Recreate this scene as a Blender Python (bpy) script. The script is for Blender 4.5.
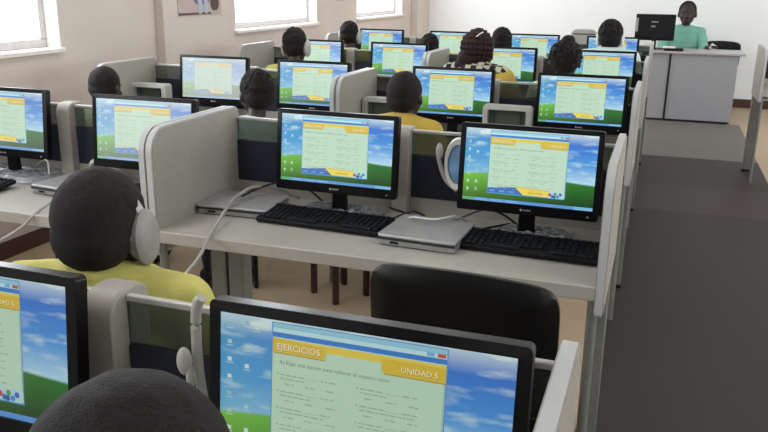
import bpy, bmesh, math, random
from mathutils import Vector, Matrix, noise
random.seed(7)
PI = math.pi
COL = bpy.context.scene.collection
for o in list(bpy.data.objects): bpy.data.objects.remove(o, do_unlink=True)

# ------------------------------------------------------------------ camera
FPX, PITCH, YAW, ROLL, HC = 790.5, math.radians(16.393), math.radians(18.958), math.radians(0.806), 1.5275
fw = Vector((-math.sin(YAW)*math.cos(PITCH), math.cos(YAW)*math.cos(PITCH), -math.sin(PITCH)))
rt = Vector((math.cos(YAW), math.sin(YAW), 0)); up = rt.cross(fw)
r2 = rt*math.cos(ROLL)+up*math.sin(ROLL); u2 = -rt*math.sin(ROLL)+up*math.cos(ROLL)
cd = bpy.data.cameras.new('camera'); cam = bpy.data.objects.new('camera', cd); COL.objects.link(cam)
cd.sensor_fit = 'HORIZONTAL'; cd.sensor_width = 36; cd.lens = 36*FPX/768; cd.clip_start = .02; cd.clip_end = 200
M = Matrix((r2, u2, -fw)).transposed().to_4x4(); M.translation = (0, 0, HC); cam.matrix_world = M
bpy.context.scene.camera = cam

# ------------------------------------------------------------------ world, light, exposure
sc = bpy.context.scene
sc.view_settings.view_transform = 'Standard'; sc.view_settings.look = 'None'
sc.view_settings.gamma = 1; sc.view_settings.use_curve_mapping = False
sc.view_settings.exposure = 0.0
w = bpy.data.worlds.new('sky'); sc.world = w; w.use_nodes = True
bg = w.node_tree.nodes['Background']; bg.inputs[0].default_value = (.93, .97, 1, 1); bg.inputs[1].default_value = 3.0

def area(name, loc, rot, sx, sy, power, color=(1, 1, 1)):
    l = bpy.data.lights.new(name, 'AREA'); l.shape = 'RECTANGLE'; l.size = sx; l.size_y = sy; l.energy = power; l.color = color
    o = bpy.data.objects.new(name, l); COL.objects.link(o); o.location = loc; o.rotation_euler = rot
    return o
WIN_L = [(-.9, .85), (2.2, 3.92), (6.0, 7.69), (8.82, 10.53)]  # the first one is out of view, added to let in more light
ADDED_WIN_R = [(-.9, .85), (2.2, 3.9), (5.2, 6.9), (8.0, 9.7)]  # unseen right-hand windows, added for ambient daylight
XL, XR, YB, YF, ZC = -3.4, 3.9, 11.52, -2.2, 2.95
WALLT = .2
for a, b in WIN_L:
    area('daylight', (XL-WALLT-.05, (a+b)/2, 1.8), (0, -PI/2, 0), 1.3, b-a, 52, (.93, .97, 1))
for a, b in ADDED_WIN_R:
    area('daylight', (XR+WALLT+.05, (a+b)/2, 1.8), (0, PI/2, 0), 1.3, b-a, 34, (.93, .97, 1))

# ------------------------------------------------------------------ materials
def lin(c):
    return tuple(((v/255)/12.92 if v/255 <= .04045 else ((v/255+.055)/1.055)**2.4) for v in c)
def mat(name, rgb, rough=.5, metal=0, var=.06, scale=30, bump=0, bscale=200, coat=0, spec=.5):
    m = bpy.data.materials.new(name); m.use_nodes = True; nt = m.node_tree; b = nt.nodes['Principled BSDF']
    c = lin(rgb)
    b.inputs['Roughness'].default_value = rough; b.inputs['Metallic'].default_value = metal
    b.inputs['Coat Weight'].default_value = coat; b.inputs['Specular IOR Level'].default_value = spec
    tc = nt.nodes.new('ShaderNodeTexCoord')
    n = nt.nodes.new('ShaderNodeTexNoise'); n.inputs['Scale'].default_value = scale; n.inputs['Detail'].default_value = 4
    nt.links.new(tc.outputs['Object'], n.inputs['Vector'])
    r = nt.nodes.new('ShaderNodeValToRGB')
    r.color_ramp.elements[0].position = .3; r.color_ramp.elements[1].position = .7
    r.color_ramp.elements[0].color = tuple(v*(1-var) for v in c)+(1,)
    r.color_ramp.elements[1].color = tuple(min(1, v*(1+var)) for v in c)+(1,)
    nt.links.new(n.outputs[0], r.inputs[0]); nt.links.new(r.outputs[0], b.inputs['Base Color'])
    if bump:
        n2 = nt.nodes.new('ShaderNodeTexNoise'); n2.inputs['Scale'].default_value = bscale
        nt.links.new(tc.outputs['Object'], n2.inputs['Vector'])
        bp = nt.nodes.new('ShaderNodeBump'); bp.inputs['Strength'].default_value = bump; bp.inputs['Distance'].default_value = .003
        nt.links.new(n2.outputs[0], bp.inputs['Height']); nt.links.new(bp.outputs[0], b.inputs['Normal'])
    return m
MT = {}
MT['wall_l'] = mat('painted_wall', (217, 203, 196), .75, var=.03, scale=3, bump=.15)
MT['wall_b'] = mat('white_painted_wall', (250, 251, 252), .7, var=.01, scale=3, bump=.1)
MT['ceiling'] = mat('ceiling_paint', (235, 233, 228), .8)
MT['base'] = mat('brown_skirting', (82, 52, 46), .45)
MT['sill'] = mat('white_sill_paint', (238, 232, 226), .5)
MT['alu'] = mat('window_aluminium', (196, 190, 190), .45, .2)
MT['panel'] = mat('grey_panel_laminate', (164, 158, 150), .45, var=.03)
MT['edge'] = mat('white_edge_band', (186, 187, 188), .4, var=.02)
MT['top'] = mat('desk_laminate', (172, 167, 160), .4, var=.03)
MT['navy'] = mat('dark_blue_panel', (26, 30, 48), .7, var=.1)
MT['rail'] = mat('aluminium_rail', (190, 188, 184), .35, .3)
MT['leg'] = mat('grey_leg_paint', (122, 124, 118), .45, .2)
MT['blk'] = mat('gloss_black_plastic', (10, 10, 13), .3, var=.05, spec=.22)
MT['blk2'] = mat('matte_black_plastic', (16, 16, 20), .5, spec=.25)
MT['blkleather'] = mat('black_vinyl', (9, 9, 11), .42, bump=.2, bscale=300, spec=.25)
MT['silver'] = mat('silver_plastic', (178, 176, 178), .35, .35)
MT['silver2'] = mat('dull_silver_plastic', (150, 150, 150), .4, .3)
MT['key'] = mat('black_keys', (24, 25, 32), .45, spec=.3)
MT['white'] = mat('white_plastic', (222, 220, 215), .35, var=.02)
MT['offw'] = mat('pale_grey_plastic', (176, 174, 170), .4, var=.03)
MT['cable'] = mat('grey_cable', (158, 154, 150), .45)
MT['bcable'] = mat('black_cable', (22, 22, 24), .45)
MT['skin'] = mat('dark_brown_skin', (50, 33, 30), .5, var=.1, scale=20, bump=.15)
MT['hair'] = mat('cropped_black_hair', (36, 31, 31), .8, var=.3, scale=160, bump=.9, bscale=420, spec=.25)
MT['hair3'] = mat('dense_black_hair', (24, 17, 18), .75, var=.4, scale=160, bump=.9, bscale=420, spec=.3)
MT['hair2'] = mat('reddish_black_hair', (44, 26, 26), .75, var=.4, scale=90, bump=.9, bscale=260, spec=.3)
MT['yellow'] = mat('pale_yellow_cotton', (196, 188, 104), .85, var=.05, scale=15, bump=.3, bscale=90)
MT['gold'] = mat('golden_yellow_cotton', (190, 160, 66), .85, var=.06, scale=15)
MT['cream'] = mat('cream_cotton', (214, 206, 172), .85, var=.05)
MT['pwhite'] = mat('white_blue_cotton', (206, 224, 226), .85, var=.05)
MT['teal'] = mat('aqua_cotton', (126, 182, 166), .85, var=.08, scale=12, bump=.4, bscale=60)
MT['trouser'] = mat('navy_trousers', (30, 32, 46), .85)
MT['floor_leg'] = mat('red_brown_wood', (50, 24, 20), .4, var=.2)
MT['pod'] = mat('blue_grey_laminate', (158, 157, 163), .45, var=.03)
MT['podtop'] = mat('pale_grey_worktop', (176, 168, 168), .35)
MT['dark'] = mat('dark_gap', (40, 38, 40), .6)
MT['recess'] = mat('dark_green_grille', (66, 76, 66), .5)
MT['paper'] = mat('white_paper', (240, 238, 232), .8, var=.01)

def plaid():
    m = mat('black_white_check_cloth', (230, 226, 210), .85); nt = m.node_tree; b = nt.nodes['Principled BSDF']
    c = nt.nodes.new('ShaderNodeTexChecker'); c.inputs['Scale'].default_value = 28
    c.inputs['Color1'].default_value = lin((30, 26, 26))+(1,); c.inputs['Color2'].default_value = lin((196, 190, 168))+(1,)
    tc = nt.nodes.new('ShaderNodeTexCoord'); nt.links.new(tc.outputs['Object'], c.inputs['Vector'])
    nt.links.new(c.outputs[0], b.inputs['Base Color']); return m
MT['plaid'] = plaid()
def glassy(name, tint, fac, rough=.05):
    m = bpy.data.materials.new(name); m.use_nodes = True; nt = m.node_tree; nt.nodes.clear()
    out = nt.nodes.new('ShaderNodeOutputMaterial'); tr = nt.nodes.new('ShaderNodeBsdfTransparent'); tr.inputs[0].default_value = tint+(1,)
    pr = nt.nodes.new('ShaderNodeBsdfPrincipled'); pr.inputs['Base Color'].default_value = tuple(v*.5 for v in tint)+(1,); pr.inputs['Roughness'].default_value = rough
    mx = nt.nodes.new('ShaderNodeMixShader'); mx.inputs[0].default_value = fac
    n = nt.nodes.new('ShaderNodeTexNoise'); n.inputs['Scale'].default_value = 6
    mm = nt.nodes.new('ShaderNodeMapRange'); mm.inputs['To Min'].default_value = fac*.8; mm.inputs['To Max'].default_value = fac*1.2
    nt.links.new(n.outputs[0], mm.inputs[0]); nt.links.new(mm.outputs[0], mx.inputs[0])
    nt.links.new(tr.outputs[0], mx.inputs[1]); nt.links.new(pr.outputs[0], mx.inputs[2]); nt.links.new(mx.outputs[0], out.inputs[0])
    return m
MT['glass'] = glassy('window_glass', (.96, .98, .98), .06)
MT['gglass'] = glassy('green_tinted_glass', (.42, .46, .42), .22, .12)
MT['wrap'] = glassy('clear_plastic_wrap', (.9, .93, .97), .45, .12)

def floor_mat():
    m = mat('beige_tile_floor', (188, 166, 138), .5, var=.05, scale=2, spec=.2); nt = m.node_tree; b = nt.nodes['Principled BSDF']
    br = nt.nodes.new('ShaderNodeTexBrick'); br.offset = 0; br.inputs['Scale'].default_value = 1
    br.inputs['Brick Width'].default_value = .45; br.inputs['Row Height'].default_value = .45; br.inputs['Mortar Size'].default_value = .004
    br.inputs['Color1'].default_value = lin((180, 158, 132))+(1,); br.inputs['Color2'].default_value = lin((173, 152, 127))+(1,); br.inputs['Mortar'].default_value = lin((168, 148, 124))+(1,)
    tc = nt.nodes.new('ShaderNodeTexCoord'); nt.links.new(tc.outputs['Object'], br.inputs['Vector']); nt.links.new(br.outputs[0], b.inputs['Base Color'])
    return m
MT['floor'] = floor_mat()
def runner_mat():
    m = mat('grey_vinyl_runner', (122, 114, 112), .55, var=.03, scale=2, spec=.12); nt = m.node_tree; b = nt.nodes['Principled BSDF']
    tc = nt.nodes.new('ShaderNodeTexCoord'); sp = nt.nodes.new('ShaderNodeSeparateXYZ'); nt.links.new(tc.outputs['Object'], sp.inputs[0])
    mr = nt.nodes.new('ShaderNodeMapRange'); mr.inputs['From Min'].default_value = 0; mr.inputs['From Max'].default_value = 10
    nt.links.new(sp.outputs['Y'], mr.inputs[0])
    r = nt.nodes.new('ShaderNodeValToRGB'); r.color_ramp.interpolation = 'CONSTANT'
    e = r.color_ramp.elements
    cols = [(0, (60, 54, 51)), (.575, (72, 64, 61)), (.66, (66, 58, 56)), (.775, (112, 108, 104))]  # bands paint floor sheen and shade into the runner colour
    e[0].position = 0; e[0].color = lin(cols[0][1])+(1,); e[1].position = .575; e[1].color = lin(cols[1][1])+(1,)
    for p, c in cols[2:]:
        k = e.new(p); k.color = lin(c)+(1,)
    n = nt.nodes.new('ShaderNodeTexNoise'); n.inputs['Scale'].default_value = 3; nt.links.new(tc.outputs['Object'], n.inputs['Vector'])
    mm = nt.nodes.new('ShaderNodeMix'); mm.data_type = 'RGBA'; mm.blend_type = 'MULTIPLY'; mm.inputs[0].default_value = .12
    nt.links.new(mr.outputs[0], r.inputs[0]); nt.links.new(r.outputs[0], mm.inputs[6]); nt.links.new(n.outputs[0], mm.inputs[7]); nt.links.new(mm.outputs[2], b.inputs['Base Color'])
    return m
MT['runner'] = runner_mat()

def screen_mats():
    g = bpy.data.materials.new('screen_graphics'); g.use_nodes = True; nt = g.node_tree; b = nt.nodes['Principled BSDF']
    b.inputs['Base Color'].default_value = (.02, .02, .02, 1); b.inputs['Roughness'].default_value = .3
    a = nt.nodes.new('ShaderNodeVertexColor'); a.layer_name = 'Col'
    nt.links.new(a.outputs[0], b.inputs['Emission Color']); b.inputs['Emission Strength'].default_value = .95
    wm = bpy.data.materials.new('screen_wallpaper'); wm.use_nodes = True; nt = wm.node_tree; b = nt.nodes['Principled BSDF']
    b.inputs['Base Color'].default_value = (.02, .02, .02, 1); b.inputs['Roughness'].default_value = .3
    L = nt.links.new; N = nt.nodes.new
    uv = N('ShaderNodeUVMap'); uv.uv_map = 'UV'; sp = N('ShaderNodeSeparateXYZ'); L(uv.outputs[0], sp.inputs[0])
    sky = N('ShaderNodeValToRGB'); e = sky.color_ramp.elements
    e[0].position = .35; e[0].color = lin((176, 218, 238))+(1,); e[1].position = .95; e[1].color = lin((46, 106, 205))+(1,)
    k = e.new(.6); k.color = lin((74, 152, 222))+(1,); L(sp.outputs[1], sky.inputs[0])
    left = N('ShaderNodeMix'); left.data_type = 'RGBA'; left.inputs[7].default_value = lin((78, 168, 208))+(1,); L(sky.outputs[0], left.inputs[6])
    lf = N('ShaderNodeMapRange'); lf.inputs['From Min'].default_value = .5; lf.inputs['From Max'].default_value = 0; lf.inputs['To Max'].default_value = .7; L(sp.outputs[0], lf.inputs[0]); L(lf.outputs[0], left.inputs[0])
    mp = N('ShaderNodeMapping'); mp.inputs['Scale'].default_value = (3.2, 6.5, 1); mp.inputs['Rotation'].default_value = (0, 0, .25); L(uv.outputs[0], mp.inputs[0])
    no = N('ShaderNodeTexNoise'); no.inputs['Scale'].default_value = 1.6; no.inputs['Detail'].default_value = 5; L(mp.outputs[0], no.inputs['Vector'])
    cr = N('ShaderNodeValToRGB'); cr.color_ramp.elements[0].position = .52; cr.color_ramp.elements[1].position = .74; cr.color_ramp.elements[1].color = (.85, .85, .85, 1); L(no.outputs[0], cr.inputs[0])
    topc = N('ShaderNodeMapRange'); topc.inputs['From Min'].default_value = .86; topc.inputs['From Max'].default_value = 1; topc.inputs['To Max'].default_value = .8; L(sp.outputs[1], topc.inputs[0])
    ad = N('ShaderNodeMath'); ad.operation = 'ADD'; ad.use_clamp = True; L(cr.outputs[0], ad.inputs[0]); L(topc.outputs[0], ad.inputs[1])
    cl = N('ShaderNodeMix'); cl.data_type = 'RGBA'; cl.inputs[7].default_value = lin((214, 236, 236))+(1,); L(ad.outputs[0], cl.inputs[0]); L(left.outputs[2], cl.inputs[6])
    # hill line
    s1 = N('ShaderNodeMath'); s1.operation = 'MULTIPLY'; s1.inputs[1].default_value = 4.2; L(sp.outputs[0], s1.inputs[0])
    s2 = N('ShaderNodeMath'); s2.operation = 'SINE'; L(s1.outputs[0], s2.inputs[0])
    s3 = N('ShaderNodeMath'); s3.operation = 'MULTIPLY_ADD'; s3.inputs[1].default_value = .035; s3.inputs[2].default_value = .37; L(s2.outputs[0], s3.inputs[0])
    df = N('ShaderNodeMath'); df.operation = 'SUBTRACT'; L(s3.outputs[0], df.inputs[0]); L(sp.outputs[1], df.inputs[1])
    st = N('ShaderNodeMapRange'); st.inputs['From Min'].default_value = -.012; st.inputs['From Max'].default_value = .012; L(df.outputs[0], st.inputs[0])
    gr = N('ShaderNodeValToRGB'); e = gr.color_ramp.elements; e[0].color = lin((112, 186, 62))+(1,); e[1].color = lin((34, 112, 36))+(1,); e[0].position = .0; e[1].position = .85; L(sp.outputs[0], gr.inputs[0])
    gn = N('ShaderNodeMapRange'); gn.inputs['From Min'].default_value = 0; gn.inputs['From Max'].default_value = .36; gn.inputs['To Min'].default_value = .2; gn.inputs['To Max'].default_value = 1.1; L(sp.outputs[1], gn.inputs[0])
    gm = N('ShaderNodeVectorMath'); gm.operation = 'SCALE'; L(gr.outputs[0], gm.inputs[0]); L(gn.outputs[0], gm.inputs['Scale'])
    fin = N('ShaderNodeMix'); fin.data_type = 'RGBA'; L(st.outputs[0], fin.inputs[0]); L(cl.outputs[2], fin.inputs[6]); L(gm.outputs[0], fin.inputs[7])
    L(fin.outputs[2], b.inputs['Emission Color']); b.inputs['Emission Strength'].default_value = .95
    for m_ in (wm, g):   # pale mix paints window glare and off-axis wash into the picture
        nt = m_.node_tree; b = nt.nodes['Principled BSDF']; src = b.inputs['Emission Color'].links[0].from_socket
        a = nt.nodes.new('ShaderNodeAttribute'); a.attribute_type = 'OBJECT'; a.attribute_name = 'haze'
        d = nt.nodes.new('ShaderNodeAttribute'); d.attribute_type = 'OBJECT'; d.attribute_name = 'dim'
        ml = nt.nodes.new('ShaderNodeMath'); ml.operation = 'MULTIPLY_ADD'; ml.inputs[1].default_value = -.95; ml.inputs[2].default_value = .95
        nt.links.new(d.outputs['Fac'], ml.inputs[0]); nt.links.new(ml.outputs[0], b.inputs['Emission Strength'])
        mx = nt.nodes.new('ShaderNodeMix'); mx.data_type = 'RGBA'; mx.inputs[7].default_value = lin((222, 226, 222))+(1,)
        nt.links.new(a.outputs['Fac'], mx.inputs[0]); nt.links.new(src, mx.inputs[6]); nt.links.new(mx.outputs[2], b.inputs['Emission Color'])
    return wm, g
MT['wallpaper'], MT['graphics'] = screen_mats()

# ------------------------------------------------------------------ mesh helpers
def obj(name, bm, m, parent=None, smooth=True, bevel=0, loc=None):
    me = bpy.data.meshes.new(name); bm.to_mesh(me); bm.free()
    for mm in (m if isinstance(m, (list, tuple)) else [m]): me.materials.append(MT[mm] if isinstance(mm, str) else mm)
    o = bpy.data.objects.new(name, me); COL.objects.link(o)
    if smooth:
        for p in me.polygons: p.use_smooth = True
        me.set_sharp_from_angle(angle=math.radians(38))
    if bevel:
        b = o.modifiers.new('bevel', 'BEVEL'); b.width = bevel; b.segments = 3; b.limit_method = 'ANGLE'; b.angle_limit = math.radians(40)
    if parent: o.parent = parent
    if loc: o.location = loc
    return o
def thing(name, label, cat, loc=(0, 0, 0), rz=0, group=None):
    o = bpy.data.objects.new(name, None); COL.objects.link(o); o.location = loc; o.rotation_euler = (0, 0, rz); o.empty_display_size = .1
    return tag(o, label, cat, group)
def tag(o, label, cat, group=None):
    o['label'] = label; o['category'] = cat
    if group: o['group'] = group
    return o
def struct(o): o['kind'] = 'structure'; return o
def dup(root, loc, rz=0, label=None, group=None, scale=None):
    def cp(o, par):
        c = o.copy(); COL.objects.link(c); c.parent = par
        for ch in kids.get(o.name, []): cp(ch, c)
        return c
    kids = {}
    for o in bpy.data.objects:
        if o.parent: kids.setdefault(o.parent.name, []).append(o)
    r = cp(root, None); r.location = loc; r.rotation_euler = (0, 0, rz)
    if scale: r.scale = (scale,)*3
    if label: r['label'] = label
    if group: r['group'] = group
    return r
def box(bm, x0, x1, y0, y1, z0, z1, mi=0, M=None):
    vs = [bm.verts.new(Vector(p)) for p in ((x0, y0, z0), (x1, y0, z0), (x1, y1, z0), (x0, y1, z0), (x0, y0, z1), (x1, y0, z1), (x1, y1, z1), (x0, y1, z1))]
    if M:
        for v in vs: v.co = M @ v.co
    for f in ((0, 3, 2, 1), (4, 5, 6, 7), (0, 1, 5, 4), (1, 2, 6, 5), (2, 3, 7, 6), (3, 0, 4, 7)):
        k = bm.faces.new([vs[i] for i in f]); k.material_index = mi
def B(*a):
    bm = bmesh.new()
    if isinstance(a[0], (tuple, list)):
        for q in a: box(bm, *q)
    else: box(bm, *a)
    return bm
def prism(bm, pts, axis, a, b):
    """closed outline pts (2D) extruded along axis from a to b"""
    def P(p, t): return {'x': (t, p[0], p[1]), 'y': (p[0], t, p[1]), 'z': (p[0], p[1], t)}[axis]
    v0 = [bm.verts.new(P(p, a)) for p in pts]; v1 = [bm.verts.new(P(p, b)) for p in pts]
    n = len(pts); bm.faces.new(v0[::-1]); bm.faces.new(v1)
    for i in range(n): bm.faces.new((v0[i], v0[(i+1) % n], v1[(i+1) % n], v1[i]))
    bmesh.ops.recalc_face_normals(bm, faces=bm.faces)
def rrect(x0, x1, z0, z1, r, seg=6, rs=None):
    rs = rs or (r, r, r, r); out = []
    for (cx, cz, a0, rr) in ((x1, z0, -90, rs[0]), (x1, z1, 0, rs[1]), (x0, z1, 90, rs[2]), (x0, z0, 180, rs[3])):
        sx = -1 if cx == x1 else 1; sz = -1 if cz == z1 else 1
        if rr <= 0: out.append((cx, cz)); continue
        for i in range(seg+1):
            a = math.radians(a0+90*i/seg); out.append((cx+sx*rr+rr*math.cos(a), cz+sz*rr+rr*math.sin(a)))
    return out
def tube(bm, pts, r, seg=10, closed=False):
    pts = [Vector(p) for p in pts]; n = len(pts); rings = []
    for i, p in enumerate(pts):
        a = pts[(i-1) % n] if (i or closed) else p; b = pts[(i+1) % n] if (i < n-1 or closed) else p
        d = (b-a).normalized(); s = d.cross(Vector((0, 0, 1)))
        if s.length < .05: s = d.cross(Vector((1, 0, 0)))
        s.normalize(); t = s.cross(d).normalized(); rr = r[i] if isinstance(r, (list, tuple)) else r
        rings.append([bm.verts.new(p+s*rr*math.cos(2*PI*k/seg)+t*rr*math.sin(2*PI*k/seg)) for k in range(seg)])
    for i in range(n if closed else n-1):
        A, Bq = rings[i], rings[(i+1) % n]
        for k in range(seg): bm.faces.new((A[k], A[(k+1) % seg], Bq[(k+1) % seg], Bq[k]))
    if not closed: bm.faces.new(rings[0][::-1]); bm.faces.new(rings[-1])
    bmesh.ops.recalc_face_normals(bm, faces=bm.faces)
def spline(pts, n=8):
    P = [Vector(p) for p in pts]; P = [P[0]*2-P[1]]+P+[P[-1]*2-P[-2]]; out = []
    for i in range(1, len(P)-2):
        for k in range(n):
            t = k/n; a, b, c, d = P[i-1:i+3]
            out.append(.5*((2*b)+(c-a)*t+(2*a-5*b+4*c-d)*t*t+(3*b-a-3*c+d)*t**3))
    out.append(P[-2]); return out
_US = {}
def unit(u, v):
    if (u, v) not in _US:
        P = [Vector((0, 0, 1))]+[Vector((math.sin(PI*j/v)*math.cos(2*PI*i/u), math.sin(PI*j/v)*math.sin(2*PI*i/u), math.cos(PI*j/v))) for j in range(1, v) for i in range(u)]+[Vector((0, 0, -1))]
        Fc = [(0, 1+i, 1+(i+1) % u) for i in range(u)]; L = len(P)-1
        for j in range(v-2):
            a = 1+j*u
            Fc += [(a+i, a+u+i, a+u+(i+1) % u, a+(i+1) % u) for i in range(u)]
        a = 1+(v-2)*u; Fc += [(a+i, L, a+(i+1) % u) for i in range(u)]
        _US[(u, v)] = (P, Fc)
    return _US[(u, v)]
def ell(bm, c, r, M=None, u=20, v=14):
    T = Matrix.Translation(c) @ (M or Matrix.Identity(4)) @ Matrix.Diagonal((*r, 1)); P, Fc = unit(u, v)
    vs = [bm.verts.new(T @ p) for p in P]
    for f in Fc: bm.faces.new([vs[k] for k in f])
    return vs
def capsule(bm, a, b, ra, rb):
    a, b = Vector(a), Vector(b); q = Vector((0, 0, 1)).rotation_difference(b-a).to_matrix(); R = []
    for p, r in ((a, ra), (b, rb)): R.append([bm.verts.new(p+q @ Vector((r*math.cos(PI*k/8), r*math.sin(PI*k/8), 0))) for k in range(16)])
    for k in range(16): bm.faces.new((R[0][k], R[0][(k+1) % 16], R[1][(k+1) % 16], R[1][k]))
    bm.faces.new(R[0][::-1]); bm.faces.new(R[1])
    ell(bm, a, (ra,)*3, u=16, v=10); ell(bm, b, (rb,)*3, u=16, v=10)
def remesh(bm, name, m, parent, voxel=.006, it=4):
    me = bpy.data.meshes.new(name+'_raw'); bm.to_mesh(me); bm.free()
    o = bpy.data.objects.new(name+'_raw', me); COL.objects.link(o)
    r = o.modifiers.new('r', 'REMESH'); r.mode = 'VOXEL'; r.voxel_size = voxel
    s = o.modifiers.new('s', 'SMOOTH'); s.iterations = it; s.factor = .5
    bpy.context.view_layer.update(); dg = bpy.context.evaluated_depsgraph_get()
    nm = bpy.data.meshes.new_from_object(o.evaluated_get(dg)); nm.name = name
    bpy.data.objects.remove(o, do_unlink=True)
    nm.materials.clear(); nm.materials.append(MT[m])
    for p in nm.polygons: p.use_smooth = True
    k = bpy.data.objects.new(name, nm); COL.objects.link(k); k.parent = parent
    return k
def ring(cx, cz, r, y, n=24, ax='xz'):
    return [(cx+r*math.cos(2*PI*i/n), y, cz+r*math.sin(2*PI*i/n)) for i in range(n)]

# ------------------------------------------------------------------ the room
fl = struct(obj('floor', B(XL-.2, XR+.2, YF-.2, YB+.2, -.1, 0), 'floor', smooth=False))
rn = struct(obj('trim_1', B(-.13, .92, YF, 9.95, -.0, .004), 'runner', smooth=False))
struct(obj('ceiling', B(XL-.2, XR+.2, YF-.2, YB+.2, ZC, ZC+.1), 'ceiling', smooth=False))
struct(obj('wall_back', B(XL-.2, XR+.2, YB, YB+.2, 0, ZC), 'wall_b', smooth=False))
struct(obj('wall_front', B(XL-.2, XR+.2, YF-.2, YF, 0, ZC), 'wall_b', smooth=False))
Z0, Z1 = 1.13, 2.45
def side_wall(name, x0, x1, wins, m):
    bm = bmesh.new(); ys = [YF]
    box(bm, x0, x1, YF, YB, 0, Z0); box(bm, x0, x1, YF, YB, Z1, ZC)
    y = YF
    for a, b in wins+[(YB, YB)]:
        box(bm, x0, x1, y, a, Z0, Z1); y = b
    return struct(obj(name, bm, m, smooth=False))
side_wall('wall_left', XL-WALLT, XL, WIN_L, 'wall_l')
side_wall('wall_right', XR, XR+WALLT, ADDED_WIN_R, 'wall_b')
def window(n, xin, s, a, b):
    """s=-1 left wall (outside towards -x), +1 right wall"""
    e = bpy.data.objects.new('window_%d' % n, None); COL.objects.link(e); e.location = (xin+s*.12, (a+b)/2, Z0); struct(e)
    hw = (b-a)/2; h = Z1-Z0; bm = bmesh.new(); f = .055
    for (y0, y1, z0, z1) in ((-hw, hw, 0, f), (-hw, hw, h-f, h), (-hw, -hw+f, f, h-f), (hw-f, hw, f, h-f)):
        box(bm, -.025, .025, y0, y1, z0, z1)
    struct(obj('window_frame', bm, 'alu', e, bevel=.006))
    struct(obj('pane', B(-.004, .004, -hw+f, hw-f, f, h-f), 'glass', e, smooth=False))
    bm = bmesh.new(); x = -s*.12
    box(bm, min(-s*.025, x-s*.03), max(-s*.025, x-s*.03), -hw-.005, hw+.005, -.022, .004)
    struct(obj('window_sill', bm, 'sill', e, bevel=.004))
    bm = bmesh.new()     # white reveal linings on the jambs
    for y0, y1 in ((-hw, -hw+.012), (hw-.012, hw)): box(bm, min(-s*.025, x), max(-s*.025, x), y0, y1, 0, h)
    struct(obj('reveal', bm, 'sill', e))
for i, (a, b) in enumerate(WIN_L): window(i+1, XL, -1, a, b)
for i, (a, b) in enumerate(ADDED_WIN_R): window(i+5, XR, 1, a, b)
struct(obj('trim_2', B(XL, XL+.07, 4.88, 5.78, 0, ZC), 'wall_l', bevel=.005))
struct(obj('trim_3', B(XL, XL+.10, 10.95, YB, 0, ZC), 'wall_l', bevel=.005))
struct(obj('baseboard_back', B(-3.3, XR, YB-.015, YB, 0, .115), 'base', bevel=.004))
struct(obj('baseboard_left', B(XL, XL+.012, YF, YB, 0, .10), 'base', bevel=.003))
struct(obj('baseboard_right', B(XR-.012, XR, YF, YB, 0, .10), 'base', bevel=.003))

# wall pictures (only their lower halves show in the photograph)
def poster(name, label, x, y0, y1, z0, z1, base, blobs, cat='poster'):
    bm = B(0, .006, y0, y1, z0, z1); n0 = len(bm.faces)
    t = thing(name, label, cat, (x, 0, 0))
    obj('sheet', bm, base, t, smooth=False)
    for i, (pts, m) in enumerate(blobs):
        b2 = bmesh.new(); prism(b2, pts, 'x', .006, .0075+i*.0006); obj('print', b2, m, t, smooth=False)
    return t
MT['p_pink'] = mat('poster_pink', (196, 176, 172), .7); MT['p_viol'] = mat('poster_violet', (120, 112, 148), .7)
MT['p_pale'] = mat('poster_pale_blue', (184, 190, 204), .7); MT['p_red'] = mat('poster_red', (176, 60, 52), .7); MT['p_brn'] = mat('poster_brown', (98, 72, 70), .7)
MT['p_grn'] = mat('poster_green', (118, 128, 110), .7)
poster('wall_poster', 'pinkish wall poster with pale blue figures, cut by the top picture edge', XL+.07, 5.06, 5.66, 1.28, 1.95, 'p_pink',
       [(rrect(5.06, 5.50, 1.285, 1.30, .004), 'p_brn'), (rrect(5.26, 5.50, 1.36, 1.8, .06), 'p_viol'), (rrect(5.32, 5.38, 1.29, 1.5, .02), 'p_pale'),
        (rrect(5.41, 5.46, 1.29, 1.5, .02), 'p_pale'), (rrect(5.5, 5.62, 1.31, 1.6, .05), 'p_brn')])
poster('wall_notice', 'small red and white notice on the wall between the two far windows', XL, 8.18, 8.50, 1.34, 1.75, 'p_pink',
       [(rrect(8.22, 8.46, 1.42, 1.7, .02), 'p_red'), (rrect(8.27, 8.36, 1.35, 1.40, .01), 'p_grn')], 'notice')

# unseen ceiling lamps, added as ambient light over the rows
def fill_ceiling_lamp(x, y, label):
    t = thing('fill_ceiling_lamp', label, 'added ceiling light', (x, y, ZC), 0, 'added fluorescent battens on the ceiling')
    obj('housing', B(-.09, .09, -.62, .62, -.05, 0), 'white', t, bevel=.01)
    bm = bmesh.new(); tube(bm, [(0, -.6, -.07), (0, .6, -.07)], .018)
    em = MT.get('tube')
    if not em:
        em = mat('fill_lamp_tube', (255, 255, 255), .4); b = em.node_tree.nodes['Principled BSDF']; b.inputs['Emission Color'].default_value = (1, .97, .92, 1); b.inputs['Emission Strength'].default_value = 3; MT['tube'] = em
    obj('tube', bm, 'tube', t)
    l = area('fill_light', (0, 0, -.1), (0, 0, 0), .15, 1.2, LAMPW, (.97, .98, 1)); l.parent = t
LAMPW = 13
for x, ln in ((-1.9, 'left'), (1.2, 'right')):
    for y, yn in ((1.5, 'near'), (5.2, 'middle'), (9.2, 'far')):
        fill_ceiling_lamp(x, y, 'added unseen fluorescent batten on the ceiling, %s side of the room, %s end' % (ln, yn) if yn != 'middle' else 'added unseen fluorescent batten on the ceiling, %s side, halfway down the room' % ln)

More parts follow.
